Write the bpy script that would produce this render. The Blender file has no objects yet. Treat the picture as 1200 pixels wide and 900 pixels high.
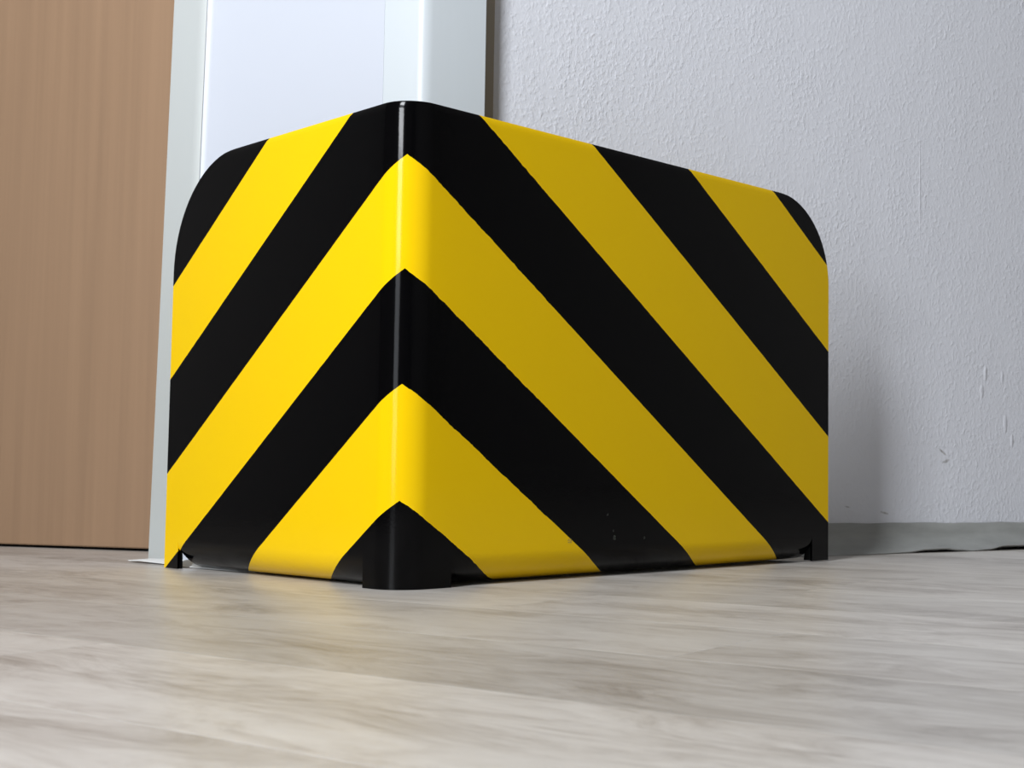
import bpy, bmesh, math, random
from mathutils import Vector, Matrix, noise

random.seed(7)
scene = bpy.context.scene
COL = scene.collection

# ------------------------------------------------------------------ camera
YAW, PITCH, ROLL = 0.8177187, 0.0637594, 0.0164662
fwd = Vector((math.cos(YAW) * math.cos(PITCH), math.sin(YAW) * math.cos(PITCH), math.sin(PITCH)))
rt0 = Vector((math.sin(YAW), -math.cos(YAW), 0.0))
up0 = rt0.cross(fwd)
rt = math.cos(ROLL) * rt0 + math.sin(ROLL) * up0
up = -math.sin(ROLL) * rt0 + math.cos(ROLL) * up0
cd = bpy.data.cameras.new('camera')
cam = bpy.data.objects.new('camera', cd)
COL.objects.link(cam)
cam.matrix_world = Matrix(((rt.x, up.x, -fwd.x, -0.6715953), (rt.y, up.y, -fwd.y, -0.8473045),
                           (rt.z, up.z, -fwd.z, 0.0979725), (0, 0, 0, 1)))
cd.sensor_width = 36.0
cd.lens = 1576.95 / 1200 * 36.0
cd.clip_start = 0.02
cd.dof.use_dof = True
cd.dof.focus_distance = 1.15
cd.dof.aperture_fstop = 25.0
scene.camera = cam

# ------------------------------------------------------------------ world, lights, exposure
scene.view_settings.view_transform = 'Standard'
scene.view_settings.look = 'None'
scene.view_settings.gamma = 1.0
scene.view_settings.use_curve_mapping = False
scene.view_settings.exposure = -0.66

world = bpy.data.worlds.new('sky')
scene.world = world
world.use_nodes = True
bg = world.node_tree.nodes['Background']
bg.inputs[0].default_value = (0.72, 0.82, 1.0, 1)      # overcast sky outside the window
bg.inputs[1].default_value = 2.0


def area(name, loc, target, sx, sy, power, color):
    ld = bpy.data.lights.new(name, 'AREA')
    ld.shape = 'RECTANGLE'
    ld.size, ld.size_y = sx, sy
    ld.energy = power
    ld.color = color
    o = bpy.data.objects.new(name, ld)
    o.location = loc
    o.rotation_euler = (Vector(target) - Vector(loc)).to_track_quat('-Z', 'Y').to_euler()
    COL.objects.link(o)
    return o


# daylight entering through the window opening (plane x = -1.75)
WX, WY0, WY1, WZ0, WZ1 = -1.75, -0.80, -0.26, 0.06, 2.60
# stacked area lamps added in bands, strengths set for bend streak and wall shadow
for z0_, z1_, rad_ in ((2.20, WZ1, 20.0), (1.38, 2.20, 92.0), (0.95, 1.38, 8.0), (0.79, 0.95, 68.0), (0.56, 0.79, 20.0), (WZ0, 0.56, 7.0)):
    power_ = rad_ * math.pi * (WY1 - WY0 - 0.06) * (z1_ - z0_)
    area('window_daylight', (WX + 0.01, (WY0 + WY1) / 2, (z0_ + z1_) / 2), (WX + 1, (WY0 + WY1) / 2, 1),
         WY1 - WY0 - 0.06, z1_ - z0_, power_, (0.93, 0.96, 1.0)).rotation_euler = (math.pi / 2, 0, -math.pi / 2)

# ------------------------------------------------------------------ helpers


def fz(x, y):
    """the old floor runs out of level by about seven millimetres per metre"""
    return 0.00583 * x - 0.0127 * y


def mat(name, color, rough=0.5, spec=0.5):
    m = bpy.data.materials.new(name)
    m.use_nodes = True
    b = m.node_tree.nodes['Principled BSDF']
    b.inputs['Base Color'].default_value = (*color, 1)
    b.inputs['Roughness'].default_value = rough
    b.inputs['Specular IOR Level'].default_value = spec
    return m


class NT:
    def __init__(self, m):
        self.t = m.node_tree
        self.b = self.t.nodes['Principled BSDF']

    def n(self, typ, **kw):
        x = self.t.nodes.new(typ)
        for k, v in kw.items():
            setattr(x, k, v)
        return x

    def l(self, a, b):
        self.t.links.new(a, b)

    def math(self, op, a, b=None, c=None):
        x = self.n('ShaderNodeMath', operation=op)
        for i, v in enumerate((a, b, c)):
            if v is None:
                continue
            if isinstance(v, (int, float)):
                x.inputs[i].default_value = v
            else:
                self.l(v, x.inputs[i])
        return x.outputs[0]

    def noise(self, vec, scale, detail=3, rough=0.5, dist=0.0):
        x = self.n('ShaderNodeTexNoise')
        x.inputs['Scale'].default_value = scale
        x.inputs['Detail'].default_value = detail
        x.inputs['Roughness'].default_value = rough
        x.inputs['Distortion'].default_value = dist
        if vec is not None:
            self.l(vec, x.inputs['Vector'])
        return x.outputs['Fac']

    def ramp(self, fac, stops, interp='LINEAR'):
        x = self.n('ShaderNodeValToRGB')
        x.color_ramp.interpolation = interp
        e = x.color_ramp.elements
        while len(e) < len(stops):
            e.new(0.5)
        for i, (p, c) in enumerate(stops):
            e[i].position = p
            e[i].color = (*c, 1)
        self.l(fac, x.inputs[0])
        return x.outputs[0]

    def mix(self, fac, a, b, blend='MIX'):
        x = self.n('ShaderNodeMix', data_type='RGBA', blend_type=blend)
        if isinstance(fac, (int, float)):
            x.inputs[0].default_value = fac
        else:
            self.l(fac, x.inputs[0])
        for i, v in ((6, a), (7, b)):
            if isinstance(v, tuple):
                x.inputs[i].default_value = (*v, 1)
            else:
                self.l(v, x.inputs[i])
        return x.outputs[2]

    def bump(self, h, strength, dist):
        x = self.n('ShaderNodeBump')
        x.inputs['Strength'].default_value = strength
        x.inputs['Distance'].default_value = dist
        self.l(h, x.inputs['Height'])
        self.l(x.outputs[0], self.b.inputs['Normal'])

    def mapping(self, src, scale=(1, 1, 1), rot=(0, 0, 0)):
        x = self.n('ShaderNodeMapping')
        x.inputs['Scale'].default_value = scale
        x.inputs['Rotation'].default_value = rot
        self.l(src, x.inputs['Vector'])
        return x.outputs[0]


def link(name, me, m=None, parent=None):
    o = bpy.data.objects.new(name, me)
    COL.objects.link(o)
    if m is not None and me is not None:
        me.materials.append(m)
    if parent is not None:
        o.parent = parent
    return o


def smooth(me, angle=35):
    for p in me.polygons:
        p.use_smooth = True
    me.set_sharp_from_angle(angle=math.radians(angle))


def structure(o):
    o['kind'] = 'structure'
    return o


def prism(name, plan, z0, z1, m, parent=None, bevel=0.0, lean=None, seg=3):
    """closed plan outline (counter-clockwise) raised from z0 to z1; lean(x, y, z) shifts x"""
    bm = bmesh.new()
    lo, hi = [], []
    for x, y in plan:
        for lst, z in ((lo, z0), (hi, z1)):
            zz = fz(x, y) + 0.0 if z == 'floor' else z
            xx = x + (lean * zz if lean else 0.0)
            lst.append(bm.verts.new((xx, y, zz)))
    n = len(plan)
    bm.faces.new(list(reversed(lo)))
    bm.faces.new(hi)
    for i in range(n):
        j = (i + 1) % n
        bm.faces.new((lo[i], lo[j], hi[j], hi[i]))
    bmesh.ops.recalc_face_normals(bm, faces=bm.faces)
    if bevel:
        eds = [e for e in bm.edges if (e.verts[0] in lo) != (e.verts[1] in lo)]
        bmesh.ops.bevel(bm, geom=eds, offset=bevel, segments=seg, affect='EDGES', profile=0.5)
    me = bpy.data.meshes.new(name)
    bm.to_mesh(me)
    bm.free()
    if bevel:
        smooth(me)
    return link(name, me, m, parent)


# ------------------------------------------------------------------ materials
# textured roller-painted plaster
plaster = mat('textured_plaster', (0.66, 0.665, 0.70), 0.62, 0.35)
t = NT(plaster)
geo = t.n('ShaderNodeNewGeometry').outputs['Position']
wp = t.mapping(geo, (1, 1, 0.8))
n1 = t.noise(wp, 215, 2.5, 0.5, 0.15)
n2 = t.noise(wp, 420, 2, 0.5)
n3 = t.noise(wp, 9, 3, 0.6)
h = t.math('ADD', t.math('MULTIPLY', t.math('SMOOTH_MAX', n1, 0.47, 0.12), t.math('MULTIPLY_ADD', n3, 2.2, 0.0)),
           t.math('MULTIPLY', n2, 0.14))
# small raised drips in the old paint
for mx, mz, rs, rz, hh in ((1.005, 0.236, 0.0035, 0.011, 0.9), (0.998, 0.212, 0.004, 0.010, 0.7), (1.035, 0.232, 0.003, 0.010, 0.6),
                           (1.040, 0.170, 0.004, 0.014, 0.7), (1.052, 0.148, 0.003, 0.010, 0.8), (0.892, 0.47, 0.0018, 0.07, 0.35)):
    sx = t.n('ShaderNodeSeparateXYZ')
    t.l(geo, sx.inputs[0])
    q_ = t.math('ADD', t.math('POWER', t.math('DIVIDE', t.math('ABSOLUTE', t.math('SUBTRACT', sx.outputs[0], mx)), rs), 2.0),
                t.math('POWER', t.math('DIVIDE', t.math('ABSOLUTE', t.math('SUBTRACT', sx.outputs[2], mz)), rz), 2.0))
    h = t.math('MULTIPLY_ADD', t.math('SUBTRACT', 1.0, t.math('MINIMUM', q_, 1.0)), hh, h)
t.bump(h, 0.45, 0.0028)
col = t.mix(t.math('MULTIPLY', n3, 0.5), (0.70, 0.715, 0.765), (0.66, 0.675, 0.725))
for mx, my, mz, rs, rz, dk, sl_ in ((0.7731, 0.0847, 0.0592, 0.0045, 0.0011, 0.6, -0.2), (0.8314, 0.069, 0.0519, 0.007, 0.0018, 0.8, -0.2),
                                   (0.9296, 0.0427, 0.1300, 0.008, 0.002, 0.8, -0.6), (0.9340, 0.0408, 0.1180, 0.006, 0.003, 0.72, 0.3)):
    sx = t.n('ShaderNodeSeparateXYZ')
    t.l(geo, sx.inputs[0])
    a_ = t.math('SUBTRACT', sx.outputs[0], mx)
    b_ = t.math('MULTIPLY_ADD', a_, -sl_, t.math('SUBTRACT', sx.outputs[2], mz))
    q_ = t.math('ADD', t.math('POWER', t.math('DIVIDE', t.math('ABSOLUTE', a_), rs), 2.0), t.math('POWER', t.math('DIVIDE', t.math('ABSOLUTE', b_), rz), 2.0))
    q_ = t.math('ADD', q_, t.math('MULTIPLY', t.math('SUBTRACT', n1, 0.5), 2.5))
    f_ = t.math('MULTIPLY', t.math('SUBTRACT', 1.0, t.math('MINIMUM', q_, 1.0)), 0.7)
    col = t.mix(t.math('MAXIMUM', f_, 0.0), col, (0.62 * dk * 0.6, 0.60 * dk * 0.6, 0.58 * dk * 0.6))   # scuff mark
t.l(col, t.b.inputs['Base Color'])

plain = mat('painted_plaster', (0.33, 0.32, 0.31), 0.8, 0.3)

white_paint = mat('glossy_white_frame_paint', (0.555, 0.60, 0.63), 0.3, 0.5)
t = NT(white_paint)
geo = t.n('ShaderNodeNewGeometry').outputs['Position']
t.bump(t.noise(t.mapping(geo, (1, 1, 0.15)), 60, 2), 0.08, 0.002)
lining_light_tone = mat('lining_light_tone', (0.53, 0.56, 0.625), 0.35, 0.5)  # frame paint again, its tone shifted for how light falls on the lining
frame_grey = mat('grey_white_frame_paint', (0.58, 0.61, 0.60), 0.4, 0.5)
caulk = mat('brown_gap_filler', (0.36, 0.32, 0.26), 0.8, 0.3)
seal = mat('white_sealant', (0.74, 0.75, 0.74), 0.5, 0.4)

# beech laminate door
beech = mat('beech_laminate', (0.44, 0.27, 0.15), 0.5, 0.4)
t = NT(beech)
oc = t.n('ShaderNodeTexCoord').outputs['Object']
g1 = t.noise(t.mapping(oc, (55, 55, 1.2)), 1.0, 4, 0.6)
g2 = t.noise(t.mapping(oc, (420, 420, 9)), 1.0, 2, 0.6)
c = t.ramp(g1, [(0.3, (0.28, 0.178, 0.108)), (0.55, (0.315, 0.20, 0.121)), (0.75, (0.34, 0.217, 0.132))])
c = t.mix(t.math('MULTIPLY', g2, 0.35), c, (0.29, 0.182, 0.11))
t.l(c, t.b.inputs['Base Color'])

dark = mat('dark_gap', (0.01, 0.01, 0.01), 0.8, 0.2)

# soft grey vinyl skirting
vinyl = mat('grey_vinyl_skirting', (0.27, 0.28, 0.27), 0.45, 0.45)
t = NT(vinyl)
geo = t.n('ShaderNodeNewGeometry').outputs['Position']
v = t.noise(t.mapping(geo, (18, 18, 60)), 1.0, 4, 0.6)
t.l(t.ramp(v, [(0.3, (0.245, 0.252, 0.24)), (0.7, (0.31, 0.317, 0.305))]), t.b.inputs['Base Color'])

# grey washed oak planks; each plank object has its own grain offset and tone
oak = mat('grey_washed_oak_vinyl', (0.5, 0.47, 0.44), 0.42, 0.5)
t = NT(oak)
oc = t.n('ShaderNodeTexCoord').outputs['Object']
rnd = t.n('ShaderNodeObjectInfo').outputs['Random']
off = t.n('ShaderNodeCombineXYZ')
t.l(t.math('MULTIPLY', rnd, 37.0), off.inputs[0])
t.l(t.math('MULTIPLY', rnd, 91.0), off.inputs[1])
add = t.n('ShaderNodeVectorMath', operation='ADD')
t.l(oc, add.inputs[0])
t.l(off.outputs[0], add.inputs[1])
base = add.outputs[0]
warp = t.noise(t.mapping(base, (1.6, 5, 1)), 1.0, 2, 0.5)
wv = t.n('ShaderNodeCombineXYZ')
t.l(t.math('MULTIPLY', warp, 0.10), wv.inputs[1])
add2 = t.n('ShaderNodeVectorMath', operation='ADD')
t.l(base, add2.inputs[0])
t.l(wv.outputs[0], add2.inputs[1])
ga = t.noise(t.mapping(add2.outputs[0], (9.0, 26, 1)), 1.0, 10, 0.74, 1.0)
gb = t.noise(t.mapping(add2.outputs[0], (26, 300, 1)), 1.0, 4, 0.7)
gc = t.noise(t.mapping(base, (2.2, 9, 1)), 1.0, 3, 0.5)
gm = t.math('ADD', t.math('MULTIPLY', ga, 0.52), t.math('ADD', t.math('MULTIPLY', gb, 0.20), t.math('MULTIPLY', gc, 0.28)))
c = t.ramp(gm, [(0.36, (0.27, 0.238, 0.215)), (0.45, (0.43, 0.395, 0.368)), (0.52, (0.535, 0.50, 0.472)),
                (0.62, (0.61, 0.578, 0.55))])
tone = t.n('ShaderNodeObjectInfo').outputs['Color']     # each plank's own print tone
c = t.mix(1.0, c, tone, 'MULTIPLY')
t.l(c, t.b.inputs['Base Color'])
t.l(t.math('MULTIPLY_ADD', gb, 0.12, 0.33), t.b.inputs['Roughness'])
t.bump(t.math('ADD', gb, t.math('MULTIPLY', ga, 0.5)), 0.10, 0.0008)

# hazard paint: stripes follow the unfolded sheet (UV in metres: u from the bend, v up)
SR, SL, C0, P = 0.67481, 0.73200, 0.354967, 0.0943579
hazard = mat('yellow_black_hazard_paint', (0.8, 0.6, 0.0), 0.1, 0.14)
t = NT(hazard)
uv = t.n('ShaderNodeUVMap', uv_map='sheet').outputs[0]
sep = t.n('ShaderNodeSeparateXYZ')
t.l(uv, sep.inputs[0])
u, v = sep.outputs[0], sep.outputs[1]
right = t.math('GREATER_THAN', u, 0.0)
slope = t.math('MULTIPLY_ADD', right, SR - SL, SL)
w = t.math('MULTIPLY_ADD', t.math('ABSOLUTE', u), slope, v)
# the masking edge is a little ragged, most of all close to the bend
rag = t.math('SUBTRACT', t.noise(uv, 55, 3, 0.7), 0.5)
amp = t.math('MULTIPLY_ADD', t.math('MULTIPLY', right, t.math('GREATER_THAN', 0.16, t.math('ABSOLUTE', u))), 0.0028, 0.0009)
w = t.math('MULTIPLY_ADD', rag, amp, w)
ph = t.math('FLOORED_MODULO', t.math('DIVIDE', t.math('SUBTRACT', w, C0), P), 2.0)
yel = t.math('GREATER_THAN', ph, 1.0)
yn = t.noise(uv, 30, 2)
yc = t.mix(t.math('MULTIPLY', yn, 0.4), (0.84, 0.540, 0.0025), (0.80, 0.51, 0.003))
pc = t.mix(yel, (0.0012, 0.0012, 0.0015), yc)
for su, sv, sr in ((0.2397, 0.0584, 0.0014), (0.2481, 0.0433, 0.0012), (0.2493, 0.037, 0.0022), (0.2912, 0.0361, 0.0014), (0.1906, 0.0353, 0.0028)):
    q_ = t.math('ADD', t.math('POWER', t.math('ABSOLUTE', t.math('SUBTRACT', u, su)), 2.0), t.math('POWER', t.math('ABSOLUTE', t.math('SUBTRACT', v, sv)), 2.0))
    f_ = t.math('MULTIPLY', t.math('LESS_THAN', q_, sr * sr), t.math('GREATER_THAN', t.noise(uv, 1100, 2, 0.6), 0.52))
    pc = t.mix(t.math('MULTIPLY', f_, 0.8), pc, (0.10, 0.11, 0.10))       # chipped paint
t.l(pc, t.b.inputs['Base Color'])
# scuffs
t.l(t.math('MULTIPLY_ADD', t.noise(uv, 16, 3), 0.05, 0.075), t.b.inputs['Roughness'])
t.bump(t.noise(uv, 500, 2), 0.05, 0.0004)

# ------------------------------------------------------------------ floor with planks
slope_n = Vector((-0.00583, 0.0127, 1.0)).normalized()
pd = Vector((math.cos(math.radians(-80.3)), math.sin(math.radians(-80.3)), 0))
pd.z = fz(pd.x, pd.y)
pd.normalize()
pn = slope_n.cross(pd).normalized()          # across the planks, towards +x
floor_mat = Matrix(((pd.x, pn.x, slope_n.x, 0), (pd.y, pn.y, slope_n.y, 0), (pd.z, pn.z, slope_n.z, 0), (0, 0, 0, 1)))

# room outline in plan (counter-clockwise)
ROOM = [(WX, -3.0), (2.45, -3.0), (2.45, -0.40), (0.252, 0.192), (0.15, 0.62), (-0.25, 1.75), (WX, 1.75)]

bm = bmesh.new()
inv = floor_mat.inverted()
slab = [(WX - 0.05, -3.05), (2.6, -3.05), (2.6, 0.6), (2.6, 2.2), (WX - 0.05, 2.2)]
tops = [bm.verts.new(inv @ Vector((x, y, fz(x, y) - 0.0022))) for x, y in slab]
f = bm.faces.new(tops)
r = bmesh.ops.extrude_face_region(bm, geom=[f])
for vv in [g for g in r['geom'] if isinstance(g, bmesh.types.BMVert)]:
    vv.co.z -= 0.05
bmesh.ops.recalc_face_normals(bm, faces=bm.faces)
me = bpy.data.meshes.new('floor')
bm.to_mesh(me)
bm.free()
screed = mat('floor_joint_dark', (0.12, 0.11, 0.10), 0.8, 0.2)  # dark slab colour seen in the plank joints
floor = structure(link('floor', me, screed))
floor.matrix_world = floor_mat

PW, PLN = 0.1407, 0.92
lb = {}


def plank_mesh(length):
    key = round(length, 3)
    if key in lb:
        return lb[key]
    bm = bmesh.new()
    g = 0.00012
    b = 0.0002
    x0, x1, y0, y1 = g, length - g, g, PW - g
    a = [bm.verts.new(q) for q in ((x0, y0, -0.002), (x1, y0, -0.002), (x1, y1, -0.002), (x0, y1, -0.002))]
    m_ = [bm.verts.new(q) for q in ((x0, y0, -b * 0.5), (x1, y0, -b * 0.5), (x1, y1, -b * 0.5), (x0, y1, -b * 0.5))]
    c_ = [bm.verts.new(q) for q in ((x0 + b, y0 + b, 0), (x1 - b, y0 + b, 0), (x1 - b, y1 - b, 0), (x0 + b, y1 - b, 0))]
    bm.faces.new(c_)
    for i in range(4):
        j = (i + 1) % 4
        bm.faces.new((a[i], a[j], m_[j], m_[i]))
        bm.faces.new((m_[i], m_[j], c_[j], c_[i]))
    me = bpy.data.meshes.new('plank')
    bm.to_mesh(me)
    bm.free()
    me.materials.append(oak)
    lb[key] = me
    return me


row0 = -0.0643                      # one joint line measured across the planks
ends = {0: 0.142, 1: 0.60, -1: 0.37, -2: 0.78, 2: 0.25, 3: 0.276, -3: 0.1, 4: 0.5}
TONES = {-5: 0.97, -4: 0.97, -3: 0.98, -2: 0.80, -1: 0.87, 0: 0.97, 1: 0.90, 2: 0.96, 3: 0.90}
for k in range(-15, 20):
    e = ends.get(k, random.uniform(0, PLN))
    a0 = e - PLN * 4
    while a0 < 3.4:
        s0, s1 = max(a0, -2.3), min(a0 + PLN, 3.2)
        a0 += PLN
        if s1 - s0 < 0.05:
            continue
        cen = floor_mat @ Vector(((s0 + s1) / 2, row0 + (k + 0.5) * PW, 0))
        if cen.x < WX - 0.5 or cen.x > 2.75 or cen.y > 2.4 or cen.y < -3.4:
            continue
        if cen.x > 0.9 and cen.y > 0.75:
            continue
        o = link('plank', plank_mesh(s1 - s0), None, floor)
        o.location = (s0, row0 + k * PW, 0)
        tn = TONES.get(k, random.uniform(0.90, 1.0))
        o.color = (tn * 0.965, tn * 0.972, tn * 0.955, 1)

# ------------------------------------------------------------------ right-hand wall, its skirting and the filler strip
WA = math.radians(-15.0)
dw = Vector((math.cos(WA), math.sin(WA)))
nw = Vector((math.sin(WA), -math.cos(WA)))        # towards the room
Q = Vector((0.699, 0.1045))


def on_wall(s, out=0.0):
    p_ = Q + dw * s + nw * out
    return (p_.x, p_.y)


S0 = -0.4256                                       # wall begins beside the door frame
S1 = 1.83
wall = prism('wall_right', [on_wall(S0), on_wall(S1), on_wall(S1, -0.12), on_wall(S0, -0.12)], -0.03, 3.0, plaster)
structure(wall)
strip = structure(prism('trim_1', [on_wall(S0 - 0.030, 0.004), on_wall(S0, 0.002), on_wall(S0, -0.03), on_wall(S0 - 0.030, -0.03)],
                        0.0, 2.06, caulk))

# soft skirting: glued top, lip curling away from the wall and waving above the floor
bm = bmesh.new()
rows = []
N = 420
sa, sb = S0 + 0.01, S1
WAVE = [(-0.5, 0.0), (0.04, 0.0), (0.075, 0.0003), (0.11, 0.0008), (0.145, 0.0024), (0.175, 0.0026), (0.20, 0.0014), (0.222, 0.0004),
        (0.25, 0.0012), (0.28, 0.0034), (0.31, 0.0034), (0.36, 0.002), (0.42, 0.0005), (0.5, 0.002), (0.6, 0.0), (0.75, 0.003), (0.9, 0.0),
        (1.2, 0.002), (1.5, 0.0), (2.0, 0.0)]


def wave(s):
    for (a, b_), (c_, d_) in zip(WAVE, WAVE[1:]):
        if a <= s <= c_:
            q = (s - a) / (c_ - a)
            q = q * q * (3 - 2 * q)
            return b_ + (d_ - b_) * q
    return 0.0


for i in range(N + 1):
    s = sa + (sb - sa) * i / N
    lift = wave(s - 0.015) * 1.7
    px, py = on_wall(s)
    zt = 0.0393 + 0.0004 * math.sin(s * 41) + 0.0003 * math.sin(s * 97)
    prof = [(0.0008, zt), (0.0030, zt - 0.001), (0.0042, zt - 0.012), (0.0090, 0.020), (0.0190, 0.0115), (0.0350, 0.0068), (0.0510, 0.0040)]
    ring = []
    for j, (o_, z_) in enumerate(prof):
        k = j / (len(prof) - 1)
        x, y = on_wall(s, o_)
        f0 = fz(x, y)
        z = z_ + (lift + (f0 - 0.0035)) * max(0, (k - 0.3) / 0.7)
        ring.append((x, y, z))
    for j in (6, 5, 4, 3, 2):                     # underside
        x, y, z = ring[j]
        ox, oy = on_wall(s, prof[j][0] - 0.0016)
        ring.append((ox, oy, z - 0.0016))
    rows.append([bm.verts.new(q) for q in ring])
for a, b_ in zip(rows, rows[1:]):
    for j in range(len(a) - 1):
        bm.faces.new((a[j], a[j + 1], b_[j + 1], b_[j]))
bmesh.ops.recalc_face_normals(bm, faces=bm.faces)
me = bpy.data.meshes.new('baseboard_right')
bm.to_mesh(me)
bm.free()
smooth(me, 60)
base_r = structure(link('baseboard_right', me, vinyl))

# ------------------------------------------------------------------ door frame (plan points; the hinge-side post leans a little)
A1 = Vector((0.2602, 0.1962))
E = Vector((0.1925, 0.2143))
Sm = Vector((0.1724, 0.2573))
J = Vector((0.0703, 0.4595))
L = Vector((0.0350, 0.4690))
LEAN = 0.015
frame = bpy.data.objects.new('door_1_frame', None)
frame.name = 'trim_2'
COL.objects.link(frame)
structure(frame)
back = -nw
b1 = A1 + back * 0.035


def rounded(a, c_, b_, r, n=6):
    """points replacing corner c_ between a and b_ with an arc-like curve"""
    p0 = c_ + (a - c_).normalized() * r
    p2 = c_ + (b_ - c_).normalized() * r
    return [((1 - q) ** 2) * p0 + 2 * q * (1 - q) * c_ + q * q * p2 for q in [i / n for i in range(n + 1)]]


# architrave: front face and its rounded arris, narrow return
depth = Vector((-(J - Sm).normalized().y, (J - Sm).normalized().x)) * -1.0     # into the wall
plan = [A1 + dw * 0.0] + rounded(A1, E, Sm, 0.009) + [Sm, Sm + depth * 0.05, b1]
prism('architrave', [tuple(q) for q in plan], 'floor', 2.06, white_paint, frame)
smooth(frame.children[0].data, 50)

# lining (broad flat reveal), one and a half millimetres back from the architrave's return
o_ = depth * 0.0030
rj = rounded(Sm, J, L, 0.010, 6)


def lean_prism(name, plan, m, weights):
    bm = bmesh.new()
    lo, hi = [], []
    for (x, y), wg in zip(plan, weights):
        z = fz(x, y)
        lo.append(bm.verts.new((x, y, z)))
        hi.append(bm.verts.new((x + LEAN * wg * 2.06, y, 2.06)))
    n = len(plan)
    bm.faces.new(lo)
    bm.faces.new(hi)
    for i in range(n):
        j = (i + 1) % n
        bm.faces.new((lo[i], lo[j], hi[j], hi[i]))
    bmesh.ops.recalc_face_normals(bm, faces=bm.faces)
    me = bpy.data.meshes.new(name)
    bm.to_mesh(me)
    bm.free()
    smooth(me, 40)
    return link(name, me, m, frame)


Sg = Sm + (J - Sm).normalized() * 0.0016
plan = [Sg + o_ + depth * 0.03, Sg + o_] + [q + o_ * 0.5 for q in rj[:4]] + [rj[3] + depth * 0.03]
lean_prism('lining', [tuple(q) for q in plan], lining_light_tone, [0, 0, 1, 1, 1, 1, 1])
plan = rj[3:] + [L, Vector((0.079, 0.524)), Vector((0.14, 0.50)), rj[3] + depth * 0.03]
lean_prism('door_post', [tuple(q) for q in plan], frame_grey, [1] * len(plan))

# bead of white sealant flattened on the floor along the frame
bm = bmesh.new()
pts = [(0.0135, 0.4700, 0.0012), (0.020, 0.452, 0.005), (0.0260, 0.430, 0.0075), (0.0290, 0.400, 0.008), (0.022, 0.366, 0.007),
       (0.026, 0.32, 0.008), (0.030, 0.27, 0.007), (0.035, 0.24, 0.003)]
prev = None
for i, (x, y, wd) in enumerate(pts):
    z = fz(x, y)
    lft = (0.0016, 0.0022, 0.0014, 0.0008, 0.0006, 0.0005, 0.0005, 0.0004)[i]
    hgt = (0.0006, 0.0016, 0.0022, 0.0030, 0.0060, 0.0040, 0.0030, 0.001)[i]
    wd_in = 0.004 + wd * 1.2
    r_ = [bm.verts.new(q) for q in ((x - wd, y - wd * 0.3, z + lft), (x - wd * 0.8, y - wd * 0.2, z + lft + 0.0008),
                                    (x + wd_in * 0.3, y, z + lft + hgt), (x + wd_in, y + 0.002, z + lft + hgt * 1.3),
                                    (x + wd_in, y + 0.002, z + lft * 0.3))]
    if prev:
        for j in range(5):
            k = (j + 1) % 5
            bm.faces.new((prev[j], prev[k], r_[k], r_[j]))
    else:
        bm.faces.new(r_)
    prev = r_
bm.faces.new(list(reversed(prev)))
bmesh.ops.recalc_face_normals(bm, faces=bm.faces)
me = bpy.data.meshes.new('trim_3')
bm.to_mesh(me)
bm.free()
smooth(me, 40)
structure(link('trim_3', me, seal))

# ------------------------------------------------------------------ door leaf, standing ajar
DA = math.radians(111.1)
dd = Vector((math.cos(DA), math.sin(DA)))
dn = Vector((-dd.y, dd.x)) * -1.0                       # away from the room
D0 = Vector((0.1251, 0.6388)) - dd * 0.10
D1 = D0 + dd * 0.86
door = structure(bpy.data.objects.new('door_1', None))
COL.objects.link(door)
door.location = (D0.x, D0.y, fz(D0.x, D0.y))
bm = bmesh.new()
th = 0.04
zb0, zb1 = 0.0035 + fz(*D0), 0.0035 + fz(*D1)
c8 = []
for q, zb in ((D0, zb0), (D1, zb1), (D1 + dn * th, zb1), (D0 + dn * th, zb0)):
    c8.append((q, zb))
lo = [bm.verts.new((q.x, q.y, zb)) for q, zb in c8]
hi = [bm.verts.new((q.x, q.y, 2.0)) for q, zb in c8]
bm.faces.new(lo)
bm.faces.new(hi)
for i in range(4):
    j = (i + 1) % 4
    bm.faces.new((lo[i], lo[j], hi[j], hi[i]))
bmesh.ops.recalc_face_normals(bm, faces=bm.faces)
bmesh.ops.bevel(bm, geom=bm.edges[:], offset=0.0012, segments=2, affect='EDGES')
me = bpy.data.meshes.new('door_leaf')
bm.to_mesh(me)
bm.free()
smooth(me)
leaf = link('door_leaf', me, beech, door)
leaf.matrix_parent_inverse = Matrix.Translation(door.location).inverted()
# black bar added as the dark shadow line under the leaf
m0, m1 = D0 + dn * 0.012, D1 + dn * 0.012
gap_bar = prism('gap_shade_bar', [tuple(m0), tuple(m1), tuple(m1 + dn * 0.016), tuple(m0 + dn * 0.016)], 'floor', 0.004, dark, door)
gap_bar.matrix_parent_inverse = Matrix.Translation(door.location).inverted()
# handle, above the frame of the photograph
bm = bmesh.new()
hc = D0 + dd * 0.79
R_ = Matrix(((dd.x, dn.x, 0, hc.x), (dd.y, dn.y, 0, hc.y), (0, 0, 1, 1.03), (0, 0, 0, 1)))
bmesh.ops.create_cube(bm, size=1, matrix=R_ @ Matrix.Translation((0, -0.004, -0.03)) @ Matrix.Diagonal((0.04, 0.008, 0.20, 1)))
bmesh.ops.create_cone(bm, cap_ends=True, segments=16, radius1=0.009, radius2=0.009, depth=0.05,
                      matrix=R_ @ Matrix.Translation((0, -0.03, 0)) @ Matrix.Rotation(math.pi / 2, 4, 'X'))
bmesh.ops.create_cone(bm, cap_ends=True, segments=16, radius1=0.009, radius2=0.008, depth=0.13,
                      matrix=R_ @ Matrix.Translation((-0.055, -0.055, 0)) @ Matrix.Rotation(math.pi / 2, 4, 'Y'))
me = bpy.data.meshes.new('door_handle')
bm.to_mesh(me)
bm.free()
steel = mat('brushed_steel', (0.5, 0.5, 0.5), 0.3, 0.5)
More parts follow.
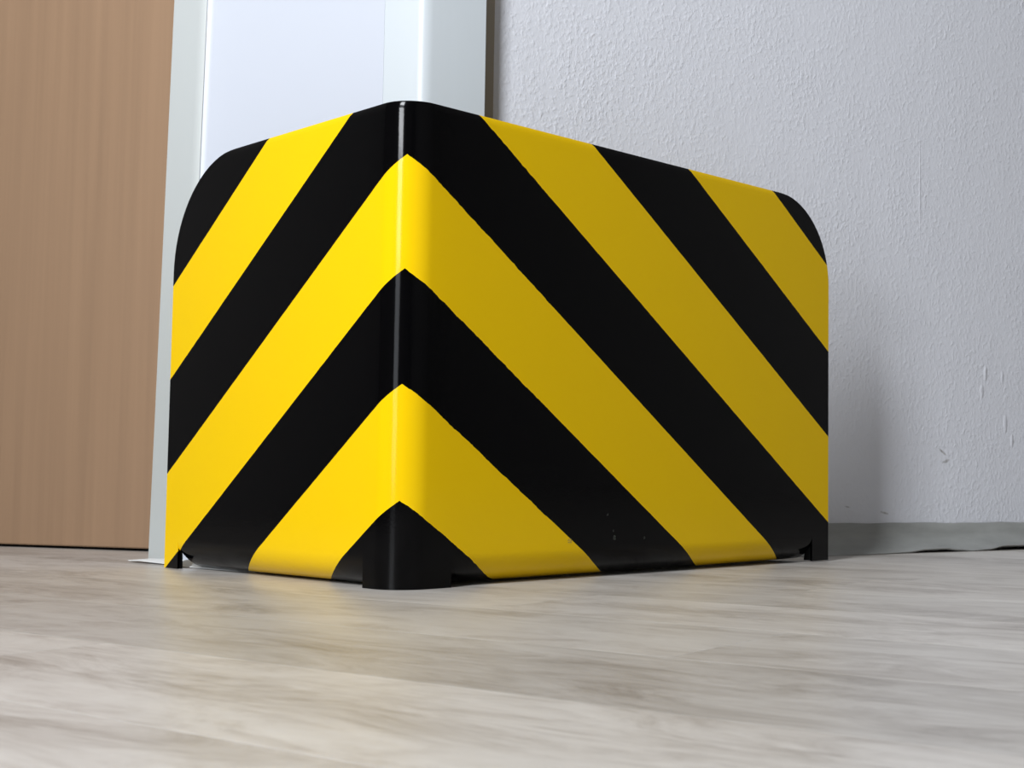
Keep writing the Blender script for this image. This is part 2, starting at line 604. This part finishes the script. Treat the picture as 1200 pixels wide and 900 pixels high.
steel.node_tree.nodes['Principled BSDF'].inputs['Metallic'].default_value = 1.0
hd = link('door_handle', me, steel, door)
hd.matrix_parent_inverse = Matrix.Translation(door.location).inverted()

# ------------------------------------------------------------------ rest of the room shell


def wall_between(name, a, b_, th, z0=-0.04, z1=3.0, m=plain):
    a, b_ = Vector(a), Vector(b_)
    n_ = Vector(((b_ - a).y, -(b_ - a).x)).normalized()          # outwards for a counter-clockwise room
    return structure(prism(name, [tuple(a), tuple(b_), tuple(b_ + n_ * th), tuple(a + n_ * th)], z0, z1, m))


wall_between('wall_back', (2.46, -0.28), (2.46, -3.0), -0.1)
wall_between('wall_front', (WX, -3.0), (2.46, -3.0), 0.1)
F1 = D1 + dn * 0.0 + dd * 0.012
wall_between('wall_left', tuple(F1 + dd * 0.07), (-0.30, 1.86), 0.12)
prism('door_post', [tuple(F1), tuple(F1 + dd * 0.07), tuple(F1 + dd * 0.07 + dn * 0.10), tuple(F1 + dn * 0.10)], 'floor', 2.06, white_paint, frame, 0.004)
wall_between('wall_far', (-0.18, 1.86), (WX, 1.86), -0.1)
# above the door and frame
lint = [tuple(Q + dw * S0), (0.19, 0.20), (0.09, 0.50), tuple(D0), tuple(F1 + dd * 0.07), tuple(F1 + dd * 0.07 + dn * 0.16),
        tuple(D0 + dn * 0.16), tuple(Q + dw * S0 + back * 0.12)]
structure(prism('wall_lintel', lint, 2.06, 3.0, plain))
# wall with the window
for nm, y0, y1, z0, z1 in (('wall_window', -3.1, WY0, -0.04, 3.0), ('wall_window', WY1, 1.96, -0.04, 3.0),
                           ('wall_window', WY0, WY1, -0.04, WZ0), ('wall_window', WY0, WY1, WZ1, 3.0)):
    structure(prism(nm, [(WX - 0.2, y0), (WX, y0), (WX, y1), (WX - 0.2, y1)], z0, z1, plain))
structure(prism('ceiling', [(WX - 0.2, -3.1), (2.6, -3.1), (2.6, 1.96), (WX - 0.2, 1.96)], 3.0, 3.1, plain))
win = structure(bpy.data.objects.new('window_1', None))
COL.objects.link(win)
bm = bmesh.new()
for y0, y1, z0, z1 in ((WY0, WY0 + 0.07, WZ0, WZ1), (WY1 - 0.07, WY1, WZ0, WZ1), (WY0, WY1, WZ0, WZ0 + 0.07),
                       (WY0, WY1, WZ1 - 0.07, WZ1)):
    bmesh.ops.create_cube(bm, size=1, matrix=Matrix.Translation((WX - 0.12, (y0 + y1) / 2, (z0 + z1) / 2)) @
                          Matrix.Diagonal((0.06, y1 - y0, z1 - z0, 1)))
me = bpy.data.meshes.new('window_frame')
bm.to_mesh(me)
bm.free()
link('window_frame', me, white_paint, win)
glass = mat('window_glass', (1, 1, 1), 0.0, 0.5)
glass.node_tree.nodes['Principled BSDF'].inputs['Transmission Weight'].default_value = 1.0
prism('pane', [(WX - 0.124, WY0 + 0.06), (WX - 0.118, WY0 + 0.06), (WX - 0.118, WY1 - 0.06), (WX - 0.124, WY1 - 0.06)],
      WZ0 + 0.06, WZ1 - 0.06, glass, win)

# ------------------------------------------------------------------ the corner guard
H, WL, WR, R = 0.400, 0.3708, 0.6041, 0.0300
ARC = math.pi * R / 4
RC_L, RC_R = 0.110, 0.092        # rounded free top corners
RB = 0.026                     # roll of the bottom edges
RT = 0.005                     # eased top edge
TH = 0.0025


def base_point(u_):
    """plan position and outward normal at arc position u (negative = left face)"""
    if abs(u_) <= ARC:
        a = math.pi * 5 / 4 + u_ / R
        n_ = Vector((math.cos(a), math.sin(a)))
        return Vector((R, R)) + n_ * R, n_
    if u_ > 0:
        return Vector((R + u_ - ARC, 0.0)), Vector((0.0, -1.0))
    return Vector((0.0, R - u_ - ARC)), Vector((-1.0, 0.0))


def d2u(d, side):
    return side * (d - R + ARC)


def sheet_top(u_):
    if u_ > 0:
        e = WR - (R + u_ - ARC)
    else:
        e = WL - (R - u_ - ARC)
    RC = RC_R if u_ > 0 else RC_L
    if e >= RC:
        return H
    q = RC - max(e, 0.0)
    return H - RC + math.sqrt(max(RC * RC - q * q, 0.0))


def point(u_, v_, rolled):
    b_, n_ = base_point(u_)
    zf = fz(b_.x, b_.y) + 0.0002
    if b_.x > 0.4:
        zf += 0.0012 * min(1.0, (b_.x - 0.4) / 0.2)
    inn = 0.0
    z = v_
    if rolled:
        zc = zf + 0.0016 + RB
        if v_ < zc:
            s = zc - v_
            if s < RB * math.pi / 2:
                th_ = s / RB
                z = zc - RB * math.sin(th_)
                inn = RB * (1 - math.cos(th_))
            else:
                z = zc - RB
                inn = RB + (s - RB * math.pi / 2)
    if v_ > H - 0.0025:
        th_ = (v_ - (H - 0.0025)) / 0.0025
        inn += 0.0010 * th_ * th_
    return Vector((b_.x - n_.x * inn, b_.y - n_.y * inn, z)), zf


def shell(name, grid, parent, rims):
    """grid[i][j] = (point, u, v); outer and inner skins, rims only where the steel really ends"""
    ni, nj = len(grid), len(grid[0])
    bm = bmesh.new()
    uvl = bm.loops.layers.uv.new('sheet')
    outer, inner = [], []
    for i in range(ni):
        ro, ri = [], []
        for j in range(nj):
            p_ = grid[i][j][0]
            du = grid[min(i + 1, ni - 1)][j][0] - grid[max(i - 1, 0)][j][0]
            dv = grid[i][min(j + 1, nj - 1)][0] - grid[i][max(j - 1, 0)][0]
            n_ = du.cross(dv)
            n_ = n_.normalized() if n_.length > 1e-12 else Vector((*base_point(grid[i][j][1])[1], 0))
            ro.append(bm.verts.new(p_))
            ri.append(bm.verts.new(p_ - n_ * TH))
        outer.append(ro)
        inner.append(ri)
    idx = {}
    for i in range(ni):
        for j in range(nj):
            idx[outer[i][j]] = idx[inner[i][j]] = grid[i][j][1:]

    def face(q):
        f_ = bm.faces.new(q)
        f_.smooth = True
        for lp in f_.loops:
            lp[uvl].uv = idx[lp.vert]
    for i in range(ni - 1):
        for j in range(nj - 1):
            face((outer[i][j], outer[i + 1][j], outer[i + 1][j + 1], outer[i][j + 1]))
            face((inner[i][j + 1], inner[i + 1][j + 1], inner[i + 1][j], inner[i][j]))
    for i in range(ni - 1):
        if 'b' in rims:
            face((inner[i][0], inner[i + 1][0], outer[i + 1][0], outer[i][0]))
        if 't' in rims:
            face((outer[i][-1], outer[i + 1][-1], inner[i + 1][-1], inner[i][-1]))
    for j in range(nj - 1):
        if 'l' in rims:
            face((outer[0][j], outer[0][j + 1], inner[0][j + 1], inner[0][j]))
        if 'r' in rims:
            face((outer[-1][j + 1], outer[-1][j], inner[-1][j], inner[-1][j + 1]))
    me = bpy.data.meshes.new(name)
    bm.to_mesh(me)
    bm.free()
    me.set_sharp_from_angle(angle=math.radians(38))
    return link(name, me, hazard, parent)


def sheet(name, us, kind, parent, rims):
    """kind: 'full' plate above the flange line, 'tab' straight foot"""
    grid = []
    for u_ in us:
        zf = point(u_, 0.2, False)[1]
        if kind == 'full':
            vt = sheet_top(u_)
            M_ = 40
            vs = [0.034 + (vt - 0.034) * (1 - (1 - k / M_) ** 1.35) for k in range(M_ + 1)]
        else:
            vs = [zf + (0.034 - zf) * k / 8 for k in range(9)]
        grid.append([(point(u_, v_, False)[0], u_, v_) for v_ in vs])
    return shell(name, grid, parent, rims)


def spans(a, b_, n):
    return [a + (b_ - a) * i / n for i in range(n + 1)]


guard = bpy.data.objects.new('corner_guard', None)
COL.objects.link(guard)
guard.location = (0, 0, 0)
guard['label'] = 'bent metal corner guard with black and yellow chevron stripes standing on the floor'
guard['category'] = 'corner guard'

uL, uR = d2u(WL, -1), d2u(WR, 1)
cl = d2u(WL - RC_L, -1)
cr = d2u(WR - RC_R, 1)
arcL = [uL + (cl - uL) * (1 - math.cos(math.pi / 2 * i / 18)) for i in range(19)]
arcR = [cr + (uR - cr) * math.sin(math.pi / 2 * i / 18) for i in range(19)]
us = arcL + spans(cl, -ARC, 12)[1:] + spans(-ARC, ARC, 20)[1:] + spans(ARC, cr, 20)[1:] + arcR[1:]
plate = sheet('plate', us, 'full', guard, 'tlr')

# feet and curled flanges between the relief slots
NOT = 0.0045
fl0, fl1 = d2u(0.345, -1), d2u(0.0445, -1)
fr0, fr1 = d2u(0.0575, 1), d2u(0.5735, 1)
sheet('foot', spans(uL, fl0, 4), 'tab', guard, 'blr')
sheet('foot', spans(fl1, -ARC, 3) + spans(-ARC, ARC, 20)[1:] + spans(ARC, fr0, 4)[1:], 'tab', guard, 'blr')
sheet('foot', spans(fr1, uR, 4), 'tab', guard, 'blr')


def flange(u0, u1, d0, d1, n):
    """curled flange; its two ends are cut back in a curve towards the bottom (relief slots)"""
    grid = []
    M_ = 54
    for i in range(n + 1):
        colv = []
        for k in range(M_ + 1):
            v_ = -0.050 + (0.034 + 0.050) * k / M_
            q = max(0.0, min(1.0, ((0.014 if u0 < 0 else 0.019) - v_) / 0.016))        # relief notch widens below its top
            cut = q ** 0.55
            a_ = u0 + d0 * cut
            b_ = u1 - d1 * cut
            u_ = a_ + (b_ - a_) * i / n
            colv.append((point(u_, v_, True)[0], u_, v_))
        grid.append(colv)
    shell('bottom_flange', grid, guard, 'blr')


flange(fl0, fl1, 0.010, 0.003, 40)
flange(fr0, fr1, 0.004, 0.002, 60)

# small black plates added to stand in for shade in the end feet's slots
black = mat('slot_shade_black', (0.003, 0.003, 0.003), 0.3, 0.15)


def slot_shade(x, y, inward, along, w0, w1, hh):
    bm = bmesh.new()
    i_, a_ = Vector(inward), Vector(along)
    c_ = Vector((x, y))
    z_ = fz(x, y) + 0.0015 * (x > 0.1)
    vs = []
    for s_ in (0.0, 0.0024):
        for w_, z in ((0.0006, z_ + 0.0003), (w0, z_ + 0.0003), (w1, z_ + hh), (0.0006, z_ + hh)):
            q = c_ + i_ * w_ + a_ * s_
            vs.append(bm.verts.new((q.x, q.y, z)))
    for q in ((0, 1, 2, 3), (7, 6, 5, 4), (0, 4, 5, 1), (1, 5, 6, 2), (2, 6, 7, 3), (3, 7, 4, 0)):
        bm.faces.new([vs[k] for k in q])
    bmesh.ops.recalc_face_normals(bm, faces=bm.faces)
    me = bpy.data.meshes.new('slot_shade')
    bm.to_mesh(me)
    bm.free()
    link('slot_shade', me, black, guard)


slot_shade(0.0, 0.3450, (1, 0), (0, 1), 0.0060, 0.0050, 0.0200)
slot_shade(0.5735, 0.0, (0, 1), (1, 0), 0.0110, 0.0090, 0.0215)
